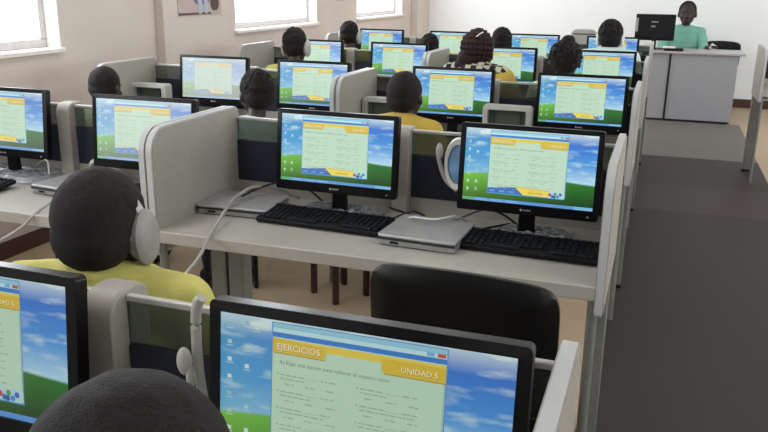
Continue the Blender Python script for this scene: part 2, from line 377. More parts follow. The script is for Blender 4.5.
# ------------------------------------------------------------------ desks
DW = 1.43; PX = -.7025
def make_desk():
    """origin: floor, back edge of the desk, right-hand end; extends to -x and -y"""
    t = thing('computer_desk', '', 'desk', (0, 0, 0))
    obj('worktop', B(-DW+.02, -.02, -.553, -.015, .708, .75), 'top', t, bevel=.004)
    for x0, x1 in ((-DW, -DW+.026), (-.026, 0)):
        bm = bmesh.new(); prism(bm, rrect(-.55, -.0, .67, 1.075, .05, 8, rs=(.01, .03, .075, .01)), 'x', x0, x1)
        p = obj('end_panel', bm, 'panel', t)
        bm = bmesh.new(); o_ = rrect(-.556, .004, .664, 1.081, .05, 8, rs=(.01, .033, .08, .01)); n = len(o_)
        i_ = rrect(-.5495, -.0005, .6705, 1.0745, .05, 8, rs=(.01, .03, .075, .01))
        cx0, cx1 = x0+.003, x1-.003
        rings = [[bm.verts.new((x, q[0], q[1])) for q in o] for x, o in ((cx0, i_), (cx0, o_), (cx1, o_), (cx1, i_))]
        for k in range(4):
            A, C = rings[k], rings[(k+1) % 4]
            for i in range(n): bm.faces.new((A[i], A[(i+1) % n], C[(i+1) % n], C[i]))
        bmesh.ops.recalc_face_normals(bm, faces=bm.faces)
        obj('edge_band', bm, 'edge', p)['label'] = 'white edge band'
    for x0, x1 in ((-DW+.02, PX-.072), (PX-.012, -.02)):
        obj('modesty_board', B(x0, x1, -.017, -.004, .62, .80), 'panel', t, bevel=.003)
        obj('cloth_board', B(x0, x1, -.019, -.003, .80, .955), 'navy', t, bevel=.003)
        obj('glass_strip', B(x0, x1, -.014, -.008, .955, 1.03), 'gglass', t, smooth=False)
        obj('rail', B(x0, x1, -.017, -.005, 1.030, 1.042), 'rail', t, bevel=.003)
    # divider stub, rounded front top corner
    bm = bmesh.new(); prism(bm, rrect(-.055, .045, .75, 1.05, .03, 8, rs=(.004, .03, .04, .004)), 'x', PX-.072, PX-.012)
    obj('divider_post', bm, 'panel', t, bevel=.008)
    for x in (-DW+.005, -.07):
        bm = B(x, x+.065, -.09, -.018, .02, .708); l = obj('leg', bm, 'leg', t, bevel=.006)
        obj('foot_cap', B(x-.004, x+.069, -.095, -.014, 0, .022), 'blk2', l, bevel=.004)
    for x in (-DW+.01, -.045):
        bm = bmesh.new(); tube(bm, [(x+.017, -.53, .71), (x+.017, -.53, .0)], .014); obj('leg', bm, 'leg', t)
    obj('cross_rail', B(-DW+.05, -.05, -.06, -.03, .64, .70), 'leg', t, bevel=.004)
    return t
DESKS = [(-.062, 1.0), (-.08, 2.62), (-1.511, 2.62), (-.08, 4.18), (-1.511, 4.17), (-.08, 5.76), (-1.511, 5.76), (-.08, 7.38), (-1.511, 7.38), (2.18, 7.45)]
DL = ['double computer desk in the front of the picture, under the largest screen beside the aisle',
      'double computer desk beside the aisle with the empty black chair drawn up to it',
      'double computer desk on the left with the yellow-shirted pupil close before it',
      'double computer desk beside the aisle directly behind the one with the empty black chair',
      'double computer desk by the left wall under the washed-out monitor, in the third row',
      'double computer desk beside the aisle where the girl in the checked vest sits',
      'double computer desk where the headphoned pupil below the middle window sits',
      'double computer desk beside the aisle in the farthest row, nearest the teacher\'s counter',
      'double computer desk in the farthest row, left half, below the far windows',
      'desk across the aisle, its white end panel cut by the right picture edge']
d0 = make_desk(); dk = []
for i, (x, y) in enumerate(DESKS):
    if i == 0: d0.location = (x, y, 0); d0['label'] = DL[0]; d0['group'] = 'computer desks in rows'
    else: dup(d0, (x, y, 0), 0, DL[i], 'computer desks in rows')

# ------------------------------------------------------------------ monitors
SW, SH = .405, .228
def text_bm(txt, size):
    c = bpy.data.curves.new('t', 'FONT'); c.body = txt; c.size = size; c.resolution_u = 2
    o = bpy.data.objects.new('t', c); COL.objects.link(o); bpy.context.view_layer.update()
    me = bpy.data.meshes.new_from_object(o.evaluated_get(bpy.context.evaluated_depsgraph_get()))
    bpy.data.objects.remove(o, do_unlink=True); return me
def screen_mesh():
    """front faces -y; x = u, z = v ; layered by tiny steps towards the viewer"""
    bm = bmesh.new(); col = bm.loops.layers.float_color.new('Col'); uvl = bm.loops.layers.uv.new('UV')
    def poly(pts, rgb, lay, mi=1):
        vs = [bm.verts.new(((u-.5)*SW, -lay*.00012, (v)*SH)) for u, v in pts]; f = bm.faces.new(vs); f.material_index = mi
        c = lin(rgb)+(1,)
        for l, p in zip(f.loops, pts): l[col] = c; l[uvl].uv = p
        return f
    def rc(u0, u1, v0, v1, rgb, lay): poly([(u0, v0), (u1, v0), (u1, v1), (u0, v1)], rgb, lay)
    N = 1
    poly([(0, 0), (1, 0), (1, 1), (0, 1)], (255, 255, 255), 0, 0)
    rc(0, 1, 0, .042, (92, 150, 214), 1); rc(0, .09, .002, .04, (96, 176, 110), 2); rc(.86, 1, 0, .042, (120, 184, 226), 2)
    for i, w_ in enumerate((.1, .22, .34)): rc(w_, w_+.1, .006, .036, (120, 172, 226), 2)
    # desktop icons
    k = 0
    for cx, vs in ((.035, (.93, .82, .71, .6, .49, .38, .27, .16)), (.10, (.95, .80, .68, .27, .17, .42)), (.135, (.93,))):
        for v in vs:
            k += 1; c = ((206, 226, 226), (160, 190, 200), (176, 210, 190), (210, 226, 216))[k % 4]
            rc(cx-.008, cx+.008, v-.013, v+.013, c, 2); rc(cx-.013, cx+.013, v-.027, v-.022, (196, 222, 232), 2)
    # reader window
    L, R_ = .195, .785
    rc(L-.004, R_+.004, .115, .985, (84, 150, 205), 2)
    rc(L, R_, .955, .98, (150, 205, 225), 3); rc(L, R_, .925, .953, (190, 230, 232), 3); rc(L, R_, .895, .925, (58, 128, 206), 3)
    rc(.755, .782, .93, .952, (200, 90, 80), 4); rc(.72, .745, .93, .952, (120, 180, 220), 4)
    page = (190, 222, 196)
    rc(L, R_, .13, .895, page, 3)
    rc(L, R_, .845, .888, (230, 204, 78), 4)
    poly([(L, .80), (.37, .80), (.385, .815), (.385, .872), (L, .888)], (220, 190, 64), 5)
    poly([(.575, .80), (.59, .785), (R_, .785), (R_, .872), (.575, .872)], (220, 190, 62), 5)
    rc(.19+.01, .385, .796, .802, (168, 150, 70), 6); rc(.585, R_, .780, .786, (168, 150, 70), 6)
    # footer band
    poly([(L, .13), (.47, .13), (.41, .225), (L, .195)], (62, 112, 190), 4)
    poly([(.47, .13), (.67, .13), (.67, .205), (.41, .225)], (236, 216, 88), 4)
    poly([(.41, .225), (.67, .205), (.67, .218), (.405, .238)], (220, 190, 62), 5)
    rc(.51, .62, .16, .175, (204, 168, 56), 6)
    for i in range(3): rc(.21+i*.075, .25+i*.075, .148, .166, (130, 170, 216), 5)
    rc(.665, R_-.01, .125, .215, (180, 215, 226), 5)
    for (a, b, c_) in ((.675, .17, (196, 70, 60)), (.695, .15, (60, 110, 190)), (.715, .185, (90, 160, 80)), (.735, .15, (66, 140, 200)), (.755, .18, (60, 110, 190)), (.71, .145, (40, 90, 150))):
        poly([(a+.012*math.cos(q*PI/4), b+.022*math.sin(q*PI/4)) for q in range(8)], c_, 6)
    rc(R_-.006, R_, .21, .78, (170, 200, 190), 4)
    # body text as broken strokes, two columns
    rnd = random.Random(3); ink = (160, 178, 158)
    def line(u0, u1, v, h=.0075, c=ink):
        u = u0
        while u < u1-.006:
            w_ = rnd.uniform(.008, .03); w_ = min(w_, u1-u)
            rc(u, u+w_, v, v+h, c, 4); u += w_+.005
    v = .665
    for blk in range(5):
        for s, (u0, u1) in enumerate(((.225, .46), (.505, .755))):
            vv = v-.0*s
            rc(u0-.012, u0-.006, vv, vv+.012, ink, 4)
            line(u0, u0+.085, vv); rc(u0+.09, u0+.135, vv-.003, vv, ink, 4); line(u0+.145, u0+.19+rnd.uniform(0, .03), vv)
            line(u0, u0+rnd.uniform(.05, .2), vv-.024)
            for q in range(3): line(u0+.015+q*.075, u0+.05+q*.075, vv-.055)
        v -= .105
    def txt(s, size, u, vv, rgb, lay, shear=0):
        me = text_bm(s, size); c = lin(rgb)+(1,)
        vs = [bm.verts.new(((u-.5)*SW+p.co.x+shear*p.co.y, -lay*.00012, vv*SH+p.co.y)) for p in me.vertices]
        for pl in me.polygons:
            try: f = bm.faces.new([vs[i] for i in pl.vertices])
            except ValueError: continue
            f.material_index = 1
            for l in f.loops: l[col] = c
        bpy.data.meshes.remove(me)
    for dx, rgb, ly in ((.0022, (170, 140, 40), 7), (0, (250, 246, 214), 8)):
        txt('EJERCICIOS', .0125, .21+dx, .822-dx*2, rgb, ly); txt('UNIDAD 5', .0105, .64+dx, .808-dx*2, rgb, ly)
    txt('A) Elige una opción para rellenar el espacio vacío:', .0078, .22, .735, (112, 126, 112), 4)
    bm.normal_update()
    for f in bm.faces:
        if f.normal.y > 0: f.normal_flip()
    return bm
MW, MH, MZ, TILT = .44, .276, .088, math.radians(5.8)
def make_monitor():
    t = thing('monitor', '', 'monitor')
    RT = Matrix.Translation((0, 0, MZ)) @ Matrix.Rotation(-TILT, 4, 'X')
    def rot(bm): bmesh.ops.transform(bm, matrix=RT, verts=bm.verts); return bm
    # bezel: ring frame with rounded corners
    o_ = rrect(-MW/2, MW/2, 0, MH, .008, 4); s0, s1, v0, v1 = -SW/2, SW/2, .033, .033+SH
    i_ = rrect(s0, s1, v0, v1, .001, 4); bm = bmesh.new(); n = len(o_)
    R = [[bm.verts.new((q[0], y, q[1])) for q in o] for o, y in ((i_, .0015), (i_, -.006), (o_, -.003), (o_, .022))]
    for k in range(3):
        for i in range(n): bm.faces.new((R[k][i], R[k][(i+1) % n], R[k+1][(i+1) % n], R[k+1][i]))
    bm.faces.new(R[3]); bmesh.ops.recalc_face_normals(bm, faces=bm.faces)
    obj('bezel', rot(bm), 'blk', t, bevel=.0015)
    bm = bmesh.new(); prism(bm, rrect(-MW/2+.03, MW/2-.03, .03, MH-.03, .03, 5), 'y', .021, .045); bk = obj('back_cover', rot(bm), 'blk2', t, bevel=.01)
    sm = screen_mesh(); bmesh.ops.translate(sm, verts=sm.verts, vec=(0, -.002, .033)); obj('screen', rot(sm), ['wallpaper', 'graphics'], t, smooth=False)
    # maker's mark on the chin: a small pale roundel and four strokes
    bm = bmesh.new(); g = bmesh.ops.create_circle(bm, cap_ends=True, segments=12, radius=.004)
    bmesh.ops.transform(bm, matrix=Matrix.Translation((-.013, -.0068, .016)) @ Matrix.Rotation(PI/2, 4, 'X'), verts=g['verts'])
    for i in range(4): box(bm, -.006+i*.006, -.002+i*.006, -.0068, -.0062, .0135, .0185)
    obj('badge', rot(bm), 'silver', t, smooth=False)
    bm = bmesh.new(); tube(bm, [(MW/2-.03, -.0062, .014), (MW/2-.03, -.0075, .014)], .0035); obj('power_button', rot(bm), 'silver2', t)
    # stand
    bm = bmesh.new(); prism(bm, [(-.028, .012), (.028, .012), (.024, .13), (-.024, .13)], 'y', .036, .062); obj('neck', bm, 'blk', t, bevel=.008)
    bm = bmesh.new(); prism(bm, [(.098*math.cos(2*PI*i/36), .045+.078*math.sin(2*PI*i/36)) for i in range(36)], 'z', 0, .014); obj('base', bm, 'blk', t, bevel=.005)
    return t
MON = {'r1a': (-.328, .845, .3), 'r1b': (-.987, .841, 0), 'r2a': (-.355, 2.39, 0), 'r2b': (-1.007, 2.408, -.4), 'r2c': (-1.803, 2.455, 2.4), 'r2d': (-2.468, 2.455, .4),
       'r3a': (-.358, 3.999, 0), 'r3b': (-1.021, 4.025, .5), 'r3c': (-1.817, 4.03, 0), 'r3d': (-2.45, 4.04, 3), 'r4a': (-.382, 5.60, 2), 'r4b': (-1.043, 5.60, 0),
       'r4c': (-1.833, 5.60, 0), 'r4d': (-2.495, 5.60, 0), 'r5a': (-.421, 7.24, .3), 'r5b': (-1.095, 7.24, .3), 'r5c': (-1.848, 7.24, .3), 'r5d': (-2.543, 7.235, 0)}
ML = {'r1a': 'largest black monitor filling the bottom centre of the picture, exercise page on screen',
      'r1b': 'black monitor cut by the lower left edge, beside the nearest cropped head',
      'r2a': 'black monitor above the empty black chair, beside the aisle end panel',
      'r2b': 'black monitor between the large grey partition and the short divider post, behind a black keyboard',
      'r2c': 'black monitor partly hidden by the large grey partition, behind the headphoned yellow-shirted pupil',
      'r2d': 'black monitor cut by the left picture edge, with plastic wrap under its stand',
      'r3a': 'black monitor next to the aisle, right behind the one above the empty chair',
      'r3b': 'black monitor just right of the tall cropped head in the middle of the room',
      'r3c': 'black monitor just right of the dark-haired pupil with the white collar',
      'r3d': 'washed-out monitor farthest left in the third row, below the wall poster',
      'r4a': 'black monitor right of the pupil with the hair bun, next to the aisle',
      'r4b': 'black monitor in front of the girl with braided hair and checked vest',
      'r4c': 'fourth-row monitor just left of the dark head showing only its top',
      'r4d': 'black monitor right of the pupil wearing headphones below the middle window',
      'r5a': 'small distant monitor in front of the pupil in the pale shirt near the teacher',
      'r5b': 'small distant monitor in the last row, between the braided girl and the hair-bun pupil',
      'r5c': 'small distant monitor in the last row, left of the braided girl',
      'r5d': 'small distant monitor in the last row, farthest left by the window wall'}
HAZE = {'r3d': .55, 'r2c': .25, 'r2d': .12, 'r3c': .08, 'r4d': .1}
m0 = make_monitor(); first = True
for k, (x, y, a) in MON.items():
    if first: m0.location = (x, y, .75); m0.rotation_euler.z = math.radians(a); m0['label'] = ML[k]; m0['group'] = 'pupils\' monitors'; first = False
    else:
        q = dup(m0, (x, y, .75), math.radians(a), ML[k], 'pupils\' monitors')
        if k in HAZE:
            for o in bpy.data.objects:
                if o.parent == q and o.name.startswith('screen'): o['haze'] = HAZE[k]

for o in bpy.data.objects:   # the two nearest panels are set dimmer
    if o.parent and o.name.startswith('screen') and o.parent['label'] in (ML['r1a'], ML['r1b']): o['dim'] = .28

# ------------------------------------------------------------------ keyboards and slim computers
def make_keyboard():
    t = thing('keyboard', '', 'keyboard'); t.scale = (1, .88, 1); M_ = Matrix.Rotation(math.radians(4), 4, 'X')
    bm = bmesh.new(); prism(bm, rrect(-.225, .225, -.085, .085, .012), 'z', .004, .018); bmesh.ops.transform(bm, matrix=Matrix.Translation((0, 0, .006)) @ M_, verts=bm.verts)
    obj('keyboard_body', bm, 'blk2', t, bevel=.003)
    bm = bmesh.new()
    for r in range(6):
        y = .062-r*.024-(0 if r == 0 else .006); x = -.212
        while x < .208:
            w_ = .016 if not (r == 5 and -.13 < x < .02) else .11
            if x < .075 and x+w_ > .075: x = .082
            box(bm, x, x+w_-.002, y-.009, y+.009, .018, .0245); x += w_+.0035
    bmesh.ops.transform(bm, matrix=Matrix.Translation((0, 0, .006)) @ M_, verts=bm.verts); obj('keys', bm, 'key', t, smooth=False)
    return t
def make_slim():
    t = thing('slim_computer', '', 'computer')
    bm = bmesh.new(); prism(bm, rrect(-.135, .135, -.13, .13, .012), 'z', .004, .026); obj('base_shell', bm, 'silver2', t, bevel=.002)
    obj('slot_band', B(-.134, .134, -.1305, .124, .021, .031), 'dark', t)
    bm = bmesh.new(); prism(bm, rrect(-.137, .137, -.133, .132, .014), 'z', .030, .040); obj('lid', bm, 'silver', t, bevel=.004)
    obj('port', B(-.09, -.06, -.1315, -.129, .010, .018), 'blk2', t)
    for x in (-.11, .11): obj('foot', B(x-.01, x+.01, -.11, .11, 0, .005), 'blk2', t)
    return t
KB = [(-1.01, 2.335, -2, 'black keyboard below the monitor between the large grey partition and the divider post'), (-.335, 2.31, -2, 'black keyboard beside the aisle end panel, just beyond the empty chair'),
      (-2.53, 2.26, 3, 'black keyboard cut by the left picture edge'), (-1.72, 2.25, 0, 'black keyboard mostly hidden behind the headphoned pupil')]
k0 = make_keyboard()
for i, (x, y, a, l) in enumerate(KB):
    if i == 0: k0.location = (x, y, .75); k0.rotation_euler.z = math.radians(a); k0['label'] = l; k0['group'] = 'black keyboards'
    else: dup(k0, (x, y, .75), math.radians(a), l, 'black keyboards')
s0 = make_slim(); s0.scale = (.97, .8, .85)
SL = [(-1.352, 2.40, 3, 'flat silver computer lying against the large grey partition, grey cable across it'), (-.645, 2.31, -3, 'flat silver computer lying between two keyboards left of the empty chair'),
      (-2.06, 2.40, -6, 'flat silver computer on the desk at the far left, beside the headphoned pupil')]
for i, (x, y, a, l) in enumerate(SL):
    if i == 0: s0.location = (x, y, .75); s0.rotation_euler.z = math.radians(a); s0['label'] = l; s0['group'] = 'flat silver computers'
    else: dup(s0, (x, y, .75), math.radians(a), l, 'flat silver computers', scale=.92)
def make_upright():
    t = thing('upright_computer', '', 'computer'); bm = bmesh.new()
    o_ = rrect(-.122, .122, 0, .20, .016, 6); i_ = rrect(-.096, .096, .02, .178, .008, 6); n = len(o_)
    R = [[bm.verts.new((q[0], y, q[1])) for q in o] for o, y in ((i_, .02), (i_, -.022), (o_, -.016), (o_, .05))]
    for k in range(3):
        for i in range(n): bm.faces.new((R[k][i], R[k][(i+1) % n], R[k+1][(i+1) % n], R[k+1][i]))
    bm.faces.new(R[3]); bmesh.ops.recalc_face_normals(bm, faces=bm.faces); obj('case', bm, 'offw', t, bevel=.002)
    obj('recessed_front', B(-.097, .097, .012, .02, .019, .179), 'recess', t)
    [obj('grille', B(x, x+.006, .008, .0125, .03, .175), 'dark', t, smooth=False) for x in (-.07, .064)]
    return t
u0 = make_upright()
UL = [(-.705, 3.93, 'upright pale grey computer case between the two right-hand monitors of the third row'), (-1.355, 3.93, 'upright pale grey computer case partly hidden by the tall dark head'),
      (-2.81, 3.93, 'upright pale grey computer case near the left wall, beyond the small cropped head')]
for i, (x, y, l) in enumerate(UL):
    if i == 0: u0.location = (x, y, .75); u0['label'] = l; u0['group'] = 'upright computer cases'
    else: dup(u0, (x, y, .75), 0, l, 'upright computer cases')

# ------------------------------------------------------------------ chairs
def make_chair():
    t = thing('office_chair', '', 'chair')
    def pad(x, y, z, axis_tilt, name):
        pass
    bm = bmesh.new(); prism(bm, rrect(-.22, .22, -.2, .22, .07, 8), 'z', .40, .445); obj('seat', bm, 'blkleather', t, bevel=.018)
    # curved backrest
    bm = bmesh.new(); nx, nz = 20, 14; F, K = [], []
    for j in range(nz+1):
        fr, bk = [], []
        for i in range(nx+1):
            u = -1+2*i/nx; v = j/nz; X = u*.232; Z = .56+v*.33
            # squircle outline pull-in
            e = (abs(u)**7+abs(2*v-1)**7); k = 1/max(1, e)**(1/7)
            X *= k; Z = .725+(Z-.725)*k+.006*math.cos(u*3)*(v > .8)
            yc = -.215-.035*v+.03*u*u; th = .024*(1-.75*max(abs(u), abs(2*v-1))**6)
            fr.append(bm.verts.new((X, yc+th, Z))); bk.append(bm.verts.new((X, yc-th, Z)))
        F.append(fr); K.append(bk)
    for j in range(nz):
        for i in range(nx):
            bm.faces.new((F[j][i], F[j+1][i], F[j+1][i+1], F[j][i+1])); bm.faces.new((K[j][i], K[j][i+1], K[j+1][i+1], K[j+1][i]))
    for j in range(nz):
        bm.faces.new((F[j][0], K[j][0], K[j+1][0], F[j+1][0])); bm.faces.new((F[j][nx], F[j+1][nx], K[j+1][nx], K[j][nx]))
    for i in range(nx):
        bm.faces.new((F[0][i], F[0][i+1], K[0][i+1], K[0][i])); bm.faces.new((F[nz][i], K[nz][i], K[nz][i+1], F[nz][i+1]))
    bmesh.ops.recalc_face_normals(bm, faces=bm.faces); obj('backrest', bm, 'blkleather', t)
    for s in (-1, 1):
        bm = bmesh.new(); tube(bm, spline([(s*.13, .02, .395), (s*.13, -.17, .395), (s*.13, -.235, .47), (s*.13, -.245, .66)]), .011); obj('back_support', bm, 'blk', t)
        for y in (-.19, .19):
            bm = bmesh.new(); tube(bm, [(s*.19, y, .40), (s*.205, y*1.1, .012)], .012); l = obj('leg', bm, 'blk', t)
            bm = bmesh.new(); tube(bm, [(s*.2055, y*1.1, .0), (s*.2055, y*1.1, .02)], .016); obj('foot_cap', bm, 'blk2', l)
    return t
c0 = make_chair(); c0.location = (-.378, 1.915, .0); c0.rotation_euler.z = math.radians(-3)
c0['label'] = 'empty black padded chair at the desk beside the aisle, behind the largest screen'; c0['group'] = 'black padded chairs'
dup(c0, (.69, 11.0, 0), math.radians(176), 'black chair behind the counter at the teacher\'s left hand', 'black padded chairs', scale=.98)

# stool whose red-brown legs show under the second-row desk
st = thing('wooden_stool', 'small wooden stool, two red-brown legs showing under the desk beyond the grey-cabled computer', 'stool', (-1.43, 3.49, 0), math.radians(-32))
obj('seat', B(-.12, .12, -.12, .12, .40, .425), 'floor_leg', st, bevel=.006)
for s_, y in ((-1, -.095), (1, -.095), (-1, .095), (1, .095)):
    obj('leg', B(s_*.095-.013, s_*.095+.013, y-.013, y+.013, 0, .40), 'floor_leg', st, bevel=.003)
dup(st, (-.965, 1.19, 0), .1, 'wooden stool under the yellow-shirted pupil in large headphones')
sb = thing('black_stool', 'black stool under the wavy-haired pupil with the white collar', 'stool', (-1.94, 3.30, 0), .2)
obj('seat', B(-.12, .12, -.12, .12, .40, .425), 'blk2', sb, bevel=.006)
for s_, y in ((-1, -.095), (1, -.095), (-1, .095), (1, .095)):
    obj('leg', B(s_*.095-.009, s_*.095+.009, y-.009, y+.009, 0, .40), 'blk2', sb, bevel=.003)
dup(sb, (-1.0, 3.28, 0), -.1, 'black stool under the pupil with the tall cropped head')

# ------------------------------------------------------------------ people
HC_ = Vector((0, .0, 0))
def head_parts(bm, c, tilt=0, hs=1):
    """c = head centre; face towards +y"""
    T = Matrix.Translation(c) @ Matrix.Rotation(-tilt, 4, 'X') @ Matrix.Scale(hs, 4)
    g0 = set(bm.verts)
    ell(bm, (0, -.012, .02), (.075, .092, .088), u=28, v=20)     # skull
    ell(bm, (0, .022, -.025), (.062, .062, .078), u=24, v=16)    # face
    ell(bm, (0, .04, -.078), (.04, .04, .026))                   # jaw
    ell(bm, (0, .082, -.022), (.014, .016, .022)); ell(bm, (0, .088, -.034), (.019, .012, .010))   # nose
    ell(bm, (0, .077, -.060), (.026, .012, .007)); ell(bm, (0, .075, -.070), (.023, .012, .007))   # lips
    for s in (-1, 1):
        ell(bm, (s*.028, .068, .012), (.024, .012, .007))        # brow
        ell(bm, (s*.026, .067, -.006), (.014, .010, .009))       # eyelid
        ell(bm, (s*.040, .055, -.032), (.022, .018, .018))       # cheek
        ell(bm, (s*.076, -.004, -.012), (.008, .019, .030), Matrix.Rotation(s*.3, 4, 'Z'))   # ear
    nv = [v for v in bm.verts if v not in g0]
    bmesh.ops.transform(bm, matrix=T, verts=nv); return T
def hand(bm, w, d, upv, s):
    """wrist point w, direction d, palm up-vector; five fingers slightly curled"""
    d = Vector(d).normalized(); n = Vector(upv).normalized(); x = d.cross(n).normalized()
    Mx = Matrix((x, d, n)).transposed().to_4x4(); Mx.translation = w
    ell(bm, Mx @ Vector((0, .042, 0)), (.034, .046, .014), Matrix((x, d, n)).transposed().to_4x4())
    for fx, L in ((-.026, .055), (-.009, .066), (.009, .07), (.025, .06)):
        p = [Mx @ Vector((fx, .07, 0)), Mx @ Vector((fx*1.1, .07+L*.5, .004)), Mx @ Vector((fx*1.15, .07+L*.85, -.01)), Mx @ Vector((fx*1.15, .07+L, -.022))]
        for a, b in zip(p, p[1:]): capsule(bm, a, b, .0078, .0072)
    q = [Mx @ Vector((s*.026, .02, -.004)), Mx @ Vector((s*.05, .045, -.008)), Mx @ Vector((s*.052, .075, -.014))]
    for a, b in zip(q, q[1:]): capsule(bm, a, b, .010, .008)
def make_person(label, shirt, hx=.02, hy=.06, top=1.18, wrists=((-.13, .36, .79), (.13, .36, .79)), hair='crop', tilt=.12, sleeve=.55, trousers='trouser', hair_m='hair', vox=.006, wide=1.0, elbows=None, kz=0, hs=1, folds=.004):
    t = thing('person', label, 'person'); hz = top-.108
    sh = Vector((hx*.5, hy*.45, top-.29+kz)); W = .150*wide; hc = Vector((hx, hy+.02, hz))
    el = elbows or ((-.205*wide, sh.y+.09, .70), (.205*wide, sh.y+.09, .70))
    bm = bmesh.new(); T = head_parts(bm, hc, tilt, hs)
    capsule(bm, (hx*.8, hy*.75-.01, sh.z+.02), (hx, hy, hz-.05), .047, .045)
    def torso(bm, g):
        for k in range(9):
            f = k/8; c = Vector((0, 0, .50)).lerp(sh, f)
            rx = (.140*(1-f)+.135*f+.012*math.sin(f*PI)) * wide; ell(bm, c, (rx+g, .095+g-.02*abs(f-.5)+.0, .075+g))
        capsule(bm, sh+Vector((-W*.75, 0, .0)), sh+Vector((W*.75, 0, .0)), .050+g, .050+g)
        for s in (-1, 1): capsule(bm, sh+Vector((s*.03, 0, .035)), sh+Vector((s*W, 0, .005)), .035+g, .044+g)
    torso(bm, 0)
    for s in (-1, 1):
        S = sh+Vector((s*W, 0, 0)); E_ = Vector(el[0 if s < 0 else 1]); Wr = Vector(wrists[0 if s < 0 else 1])
        capsule(bm, S, E_, .042, .034); capsule(bm, E_, Wr, .033, .022)
        hd = (Wr-E_).normalized(); n = Vector((0, 0, 1)) if abs(hd.z) < .9 else Vector((0, -1, 0)); hd = (hd-n*hd.dot(n)*.6)
        n = (n-hd.normalized()*n.dot(hd.normalized())).normalized()
        hand(bm, Wr, hd, n, -s)
        capsule(bm, (s*.075, 0, .50), (s*.095, .36, .50), .074, .052); capsule(bm, (s*.095, .36, .495), (s*.095, .24, .09), .050, .034)
        capsule(bm, (s*.095, .21, .045), (s*.10, .37, .035), .038, .033)
    body = remesh(bm, 'body', 'skin', t, vox)
    bm = bmesh.new(); torso(bm, .013)
    for s in (-1, 1):
        S = sh+Vector((s*W, 0, 0)); E_ = Vector(el[0 if s < 0 else 1]); Wr = Vector(wrists[0 if s < 0 else 1])
        if sleeve <= 1: capsule(bm, S, S.lerp(E_, sleeve), .056, .056)
        else: capsule(bm, S, E_, .056, .05); capsule(bm, E_, E_.lerp(Wr, sleeve-1), .05, .042)
    # collar
    for k in range(14):
        a = 2*PI*k/14; c = Vector((hx*.8, hy*.7-.008, sh.z+.052)); ell(bm, c+Vector((.05*math.cos(a), .048*math.sin(a), .012*math.sin(a)*-1)), (.016, .016, .016), u=8, v=6)
    # broad folds
    for k in range(10):
        a = random.uniform(-1, 1); capsule(bm, sh+Vector((a*.10, -.085, -.02)), sh+Vector((a*.13+.03, -.088, -.20)), .012, .02)
    for v in bm.verts: v.co += noise.noise_vector(Vector((v.co.x*22, v.co.y*22, v.co.z*10)))*folds
    remesh(bm, 'shirt', shirt, t, vox*1.1)
    bm = bmesh.new(); ell(bm, (0, 0, .50), (.155*wide, .115, .085))
    for s in (-1, 1):
        capsule(bm, (s*.075, 0, .50), (s*.095, .36, .50), .086, .064); capsule(bm, (s*.095, .36, .497), (s*.095, .252, .13), .062, .052)
        ell(bm, (s*.095, .27, .10), (.02, .02, .02))
    remesh(bm, 'trousers', trousers, t, .009)
    for s in (-1, 1):
        bm = bmesh.new(); ell(bm, (s*.10, .30, .042), (.047, .125, .042)); ell(bm, (s*.095, .23, .07), (.045, .05, .05))
        for v in bm.verts: v.co.z = max(v.co.z, .0)
        obj('shoe', bm, 'blk2', t)
    # hair
    bm = bmesh.new()
    def hell(c, r, **k):
        for v in ell(bm, c, r, **k): v.co = T @ v.co
    if hair != 'bald':
        hell((0, -.018, .025), (.079, .091, .089), u=40, v=28); hell((0, -.04, -.012), (.073, .066, .062), u=32, v=20)
    if hair == 'full':
        for k in range(260):
            z = random.uniform(-.1, 1); a = random.uniform(0, 2*PI); r = math.sqrt(max(0, 1-z*z)); hell((.075*r*math.cos(a), -.022+.085*r*math.sin(a)*(1 if math.sin(a) < 0 else .85), .03+.085*z), (.009, .009, .009), u=8, v=6)
    if hair == 'bun':
        hell((.01, -.035, .105), (.036, .038, .028)); hell((0, -.025, .015), (.084, .092, .088))
        for k in range(160):
            a = random.uniform(0, 2*PI); z = random.uniform(-.3, 1); r = math.sqrt(1-z*z); hell((.085*r*math.cos(a), -.03+.09*r*math.sin(a), .02+.085*z), (.008, .008, .008), u=8, v=6)
    if hair == 'braids':
        hell((0, -.03, .025), (.088, .096, .088)); hell((-.03, -.05, -.04), (.078, .068, .062)); hell((-.075, -.06, -.085), (.045, .045, .04))
        for k in range(11):
            a = -1.3+2.6*k/10
            for q in range(9):
                b = -1.0+q*.30; hell((.092*math.sin(a)*math.cos(b), -.03-.096*math.cos(a)*math.cos(b), .022+.092*math.sin(b)), (.012, .012, .014), u=8, v=6)
        for q in range(8): hell((-.075-.006*q, -.06, -.045-.017*q), (.022-.001*q, .022, .014), u=10, v=8); hell((-.045-.004*q, -.085, -.06-.016*q), (.02, .02, .014), u=10, v=8)
    if bm.verts:
        for v in bm.verts: v.co += noise.noise_vector(v.co*90)*.0025
        remesh(bm, 'hair', 'hair3' if (hair in ('full', 'bun') and hair_m == 'hair') else hair_m, t, .0045 if hair != 'braids' else .005, 1)
    for s in (-1, 1):   # eyes and hair ties
        bm = bmesh.new(); ell(bm, (s*.026, .0745, -.004), (.009, .005, .005)); bmesh.ops.transform(bm, matrix=T, verts=bm.verts); obj('eye', bm, 'recess', t)
    if hair == 'braids':
        bm = bmesh.new(); tube(bm, [T @ Vector(p) for p in ((.02, -.118, .072), (.035, -.112, .088), (.05, -.10, .10))], .004); obj('hair_clip', bm, 'white', t)
    t['hc'] = [float(q) for q in T.translation]; return t
def place(p, x, y, rz=0, s=1.0, lift=0):
    p.location = (x, y, lift); p.rotation_euler.z = math.radians(rz); p.scale = (s,)*3
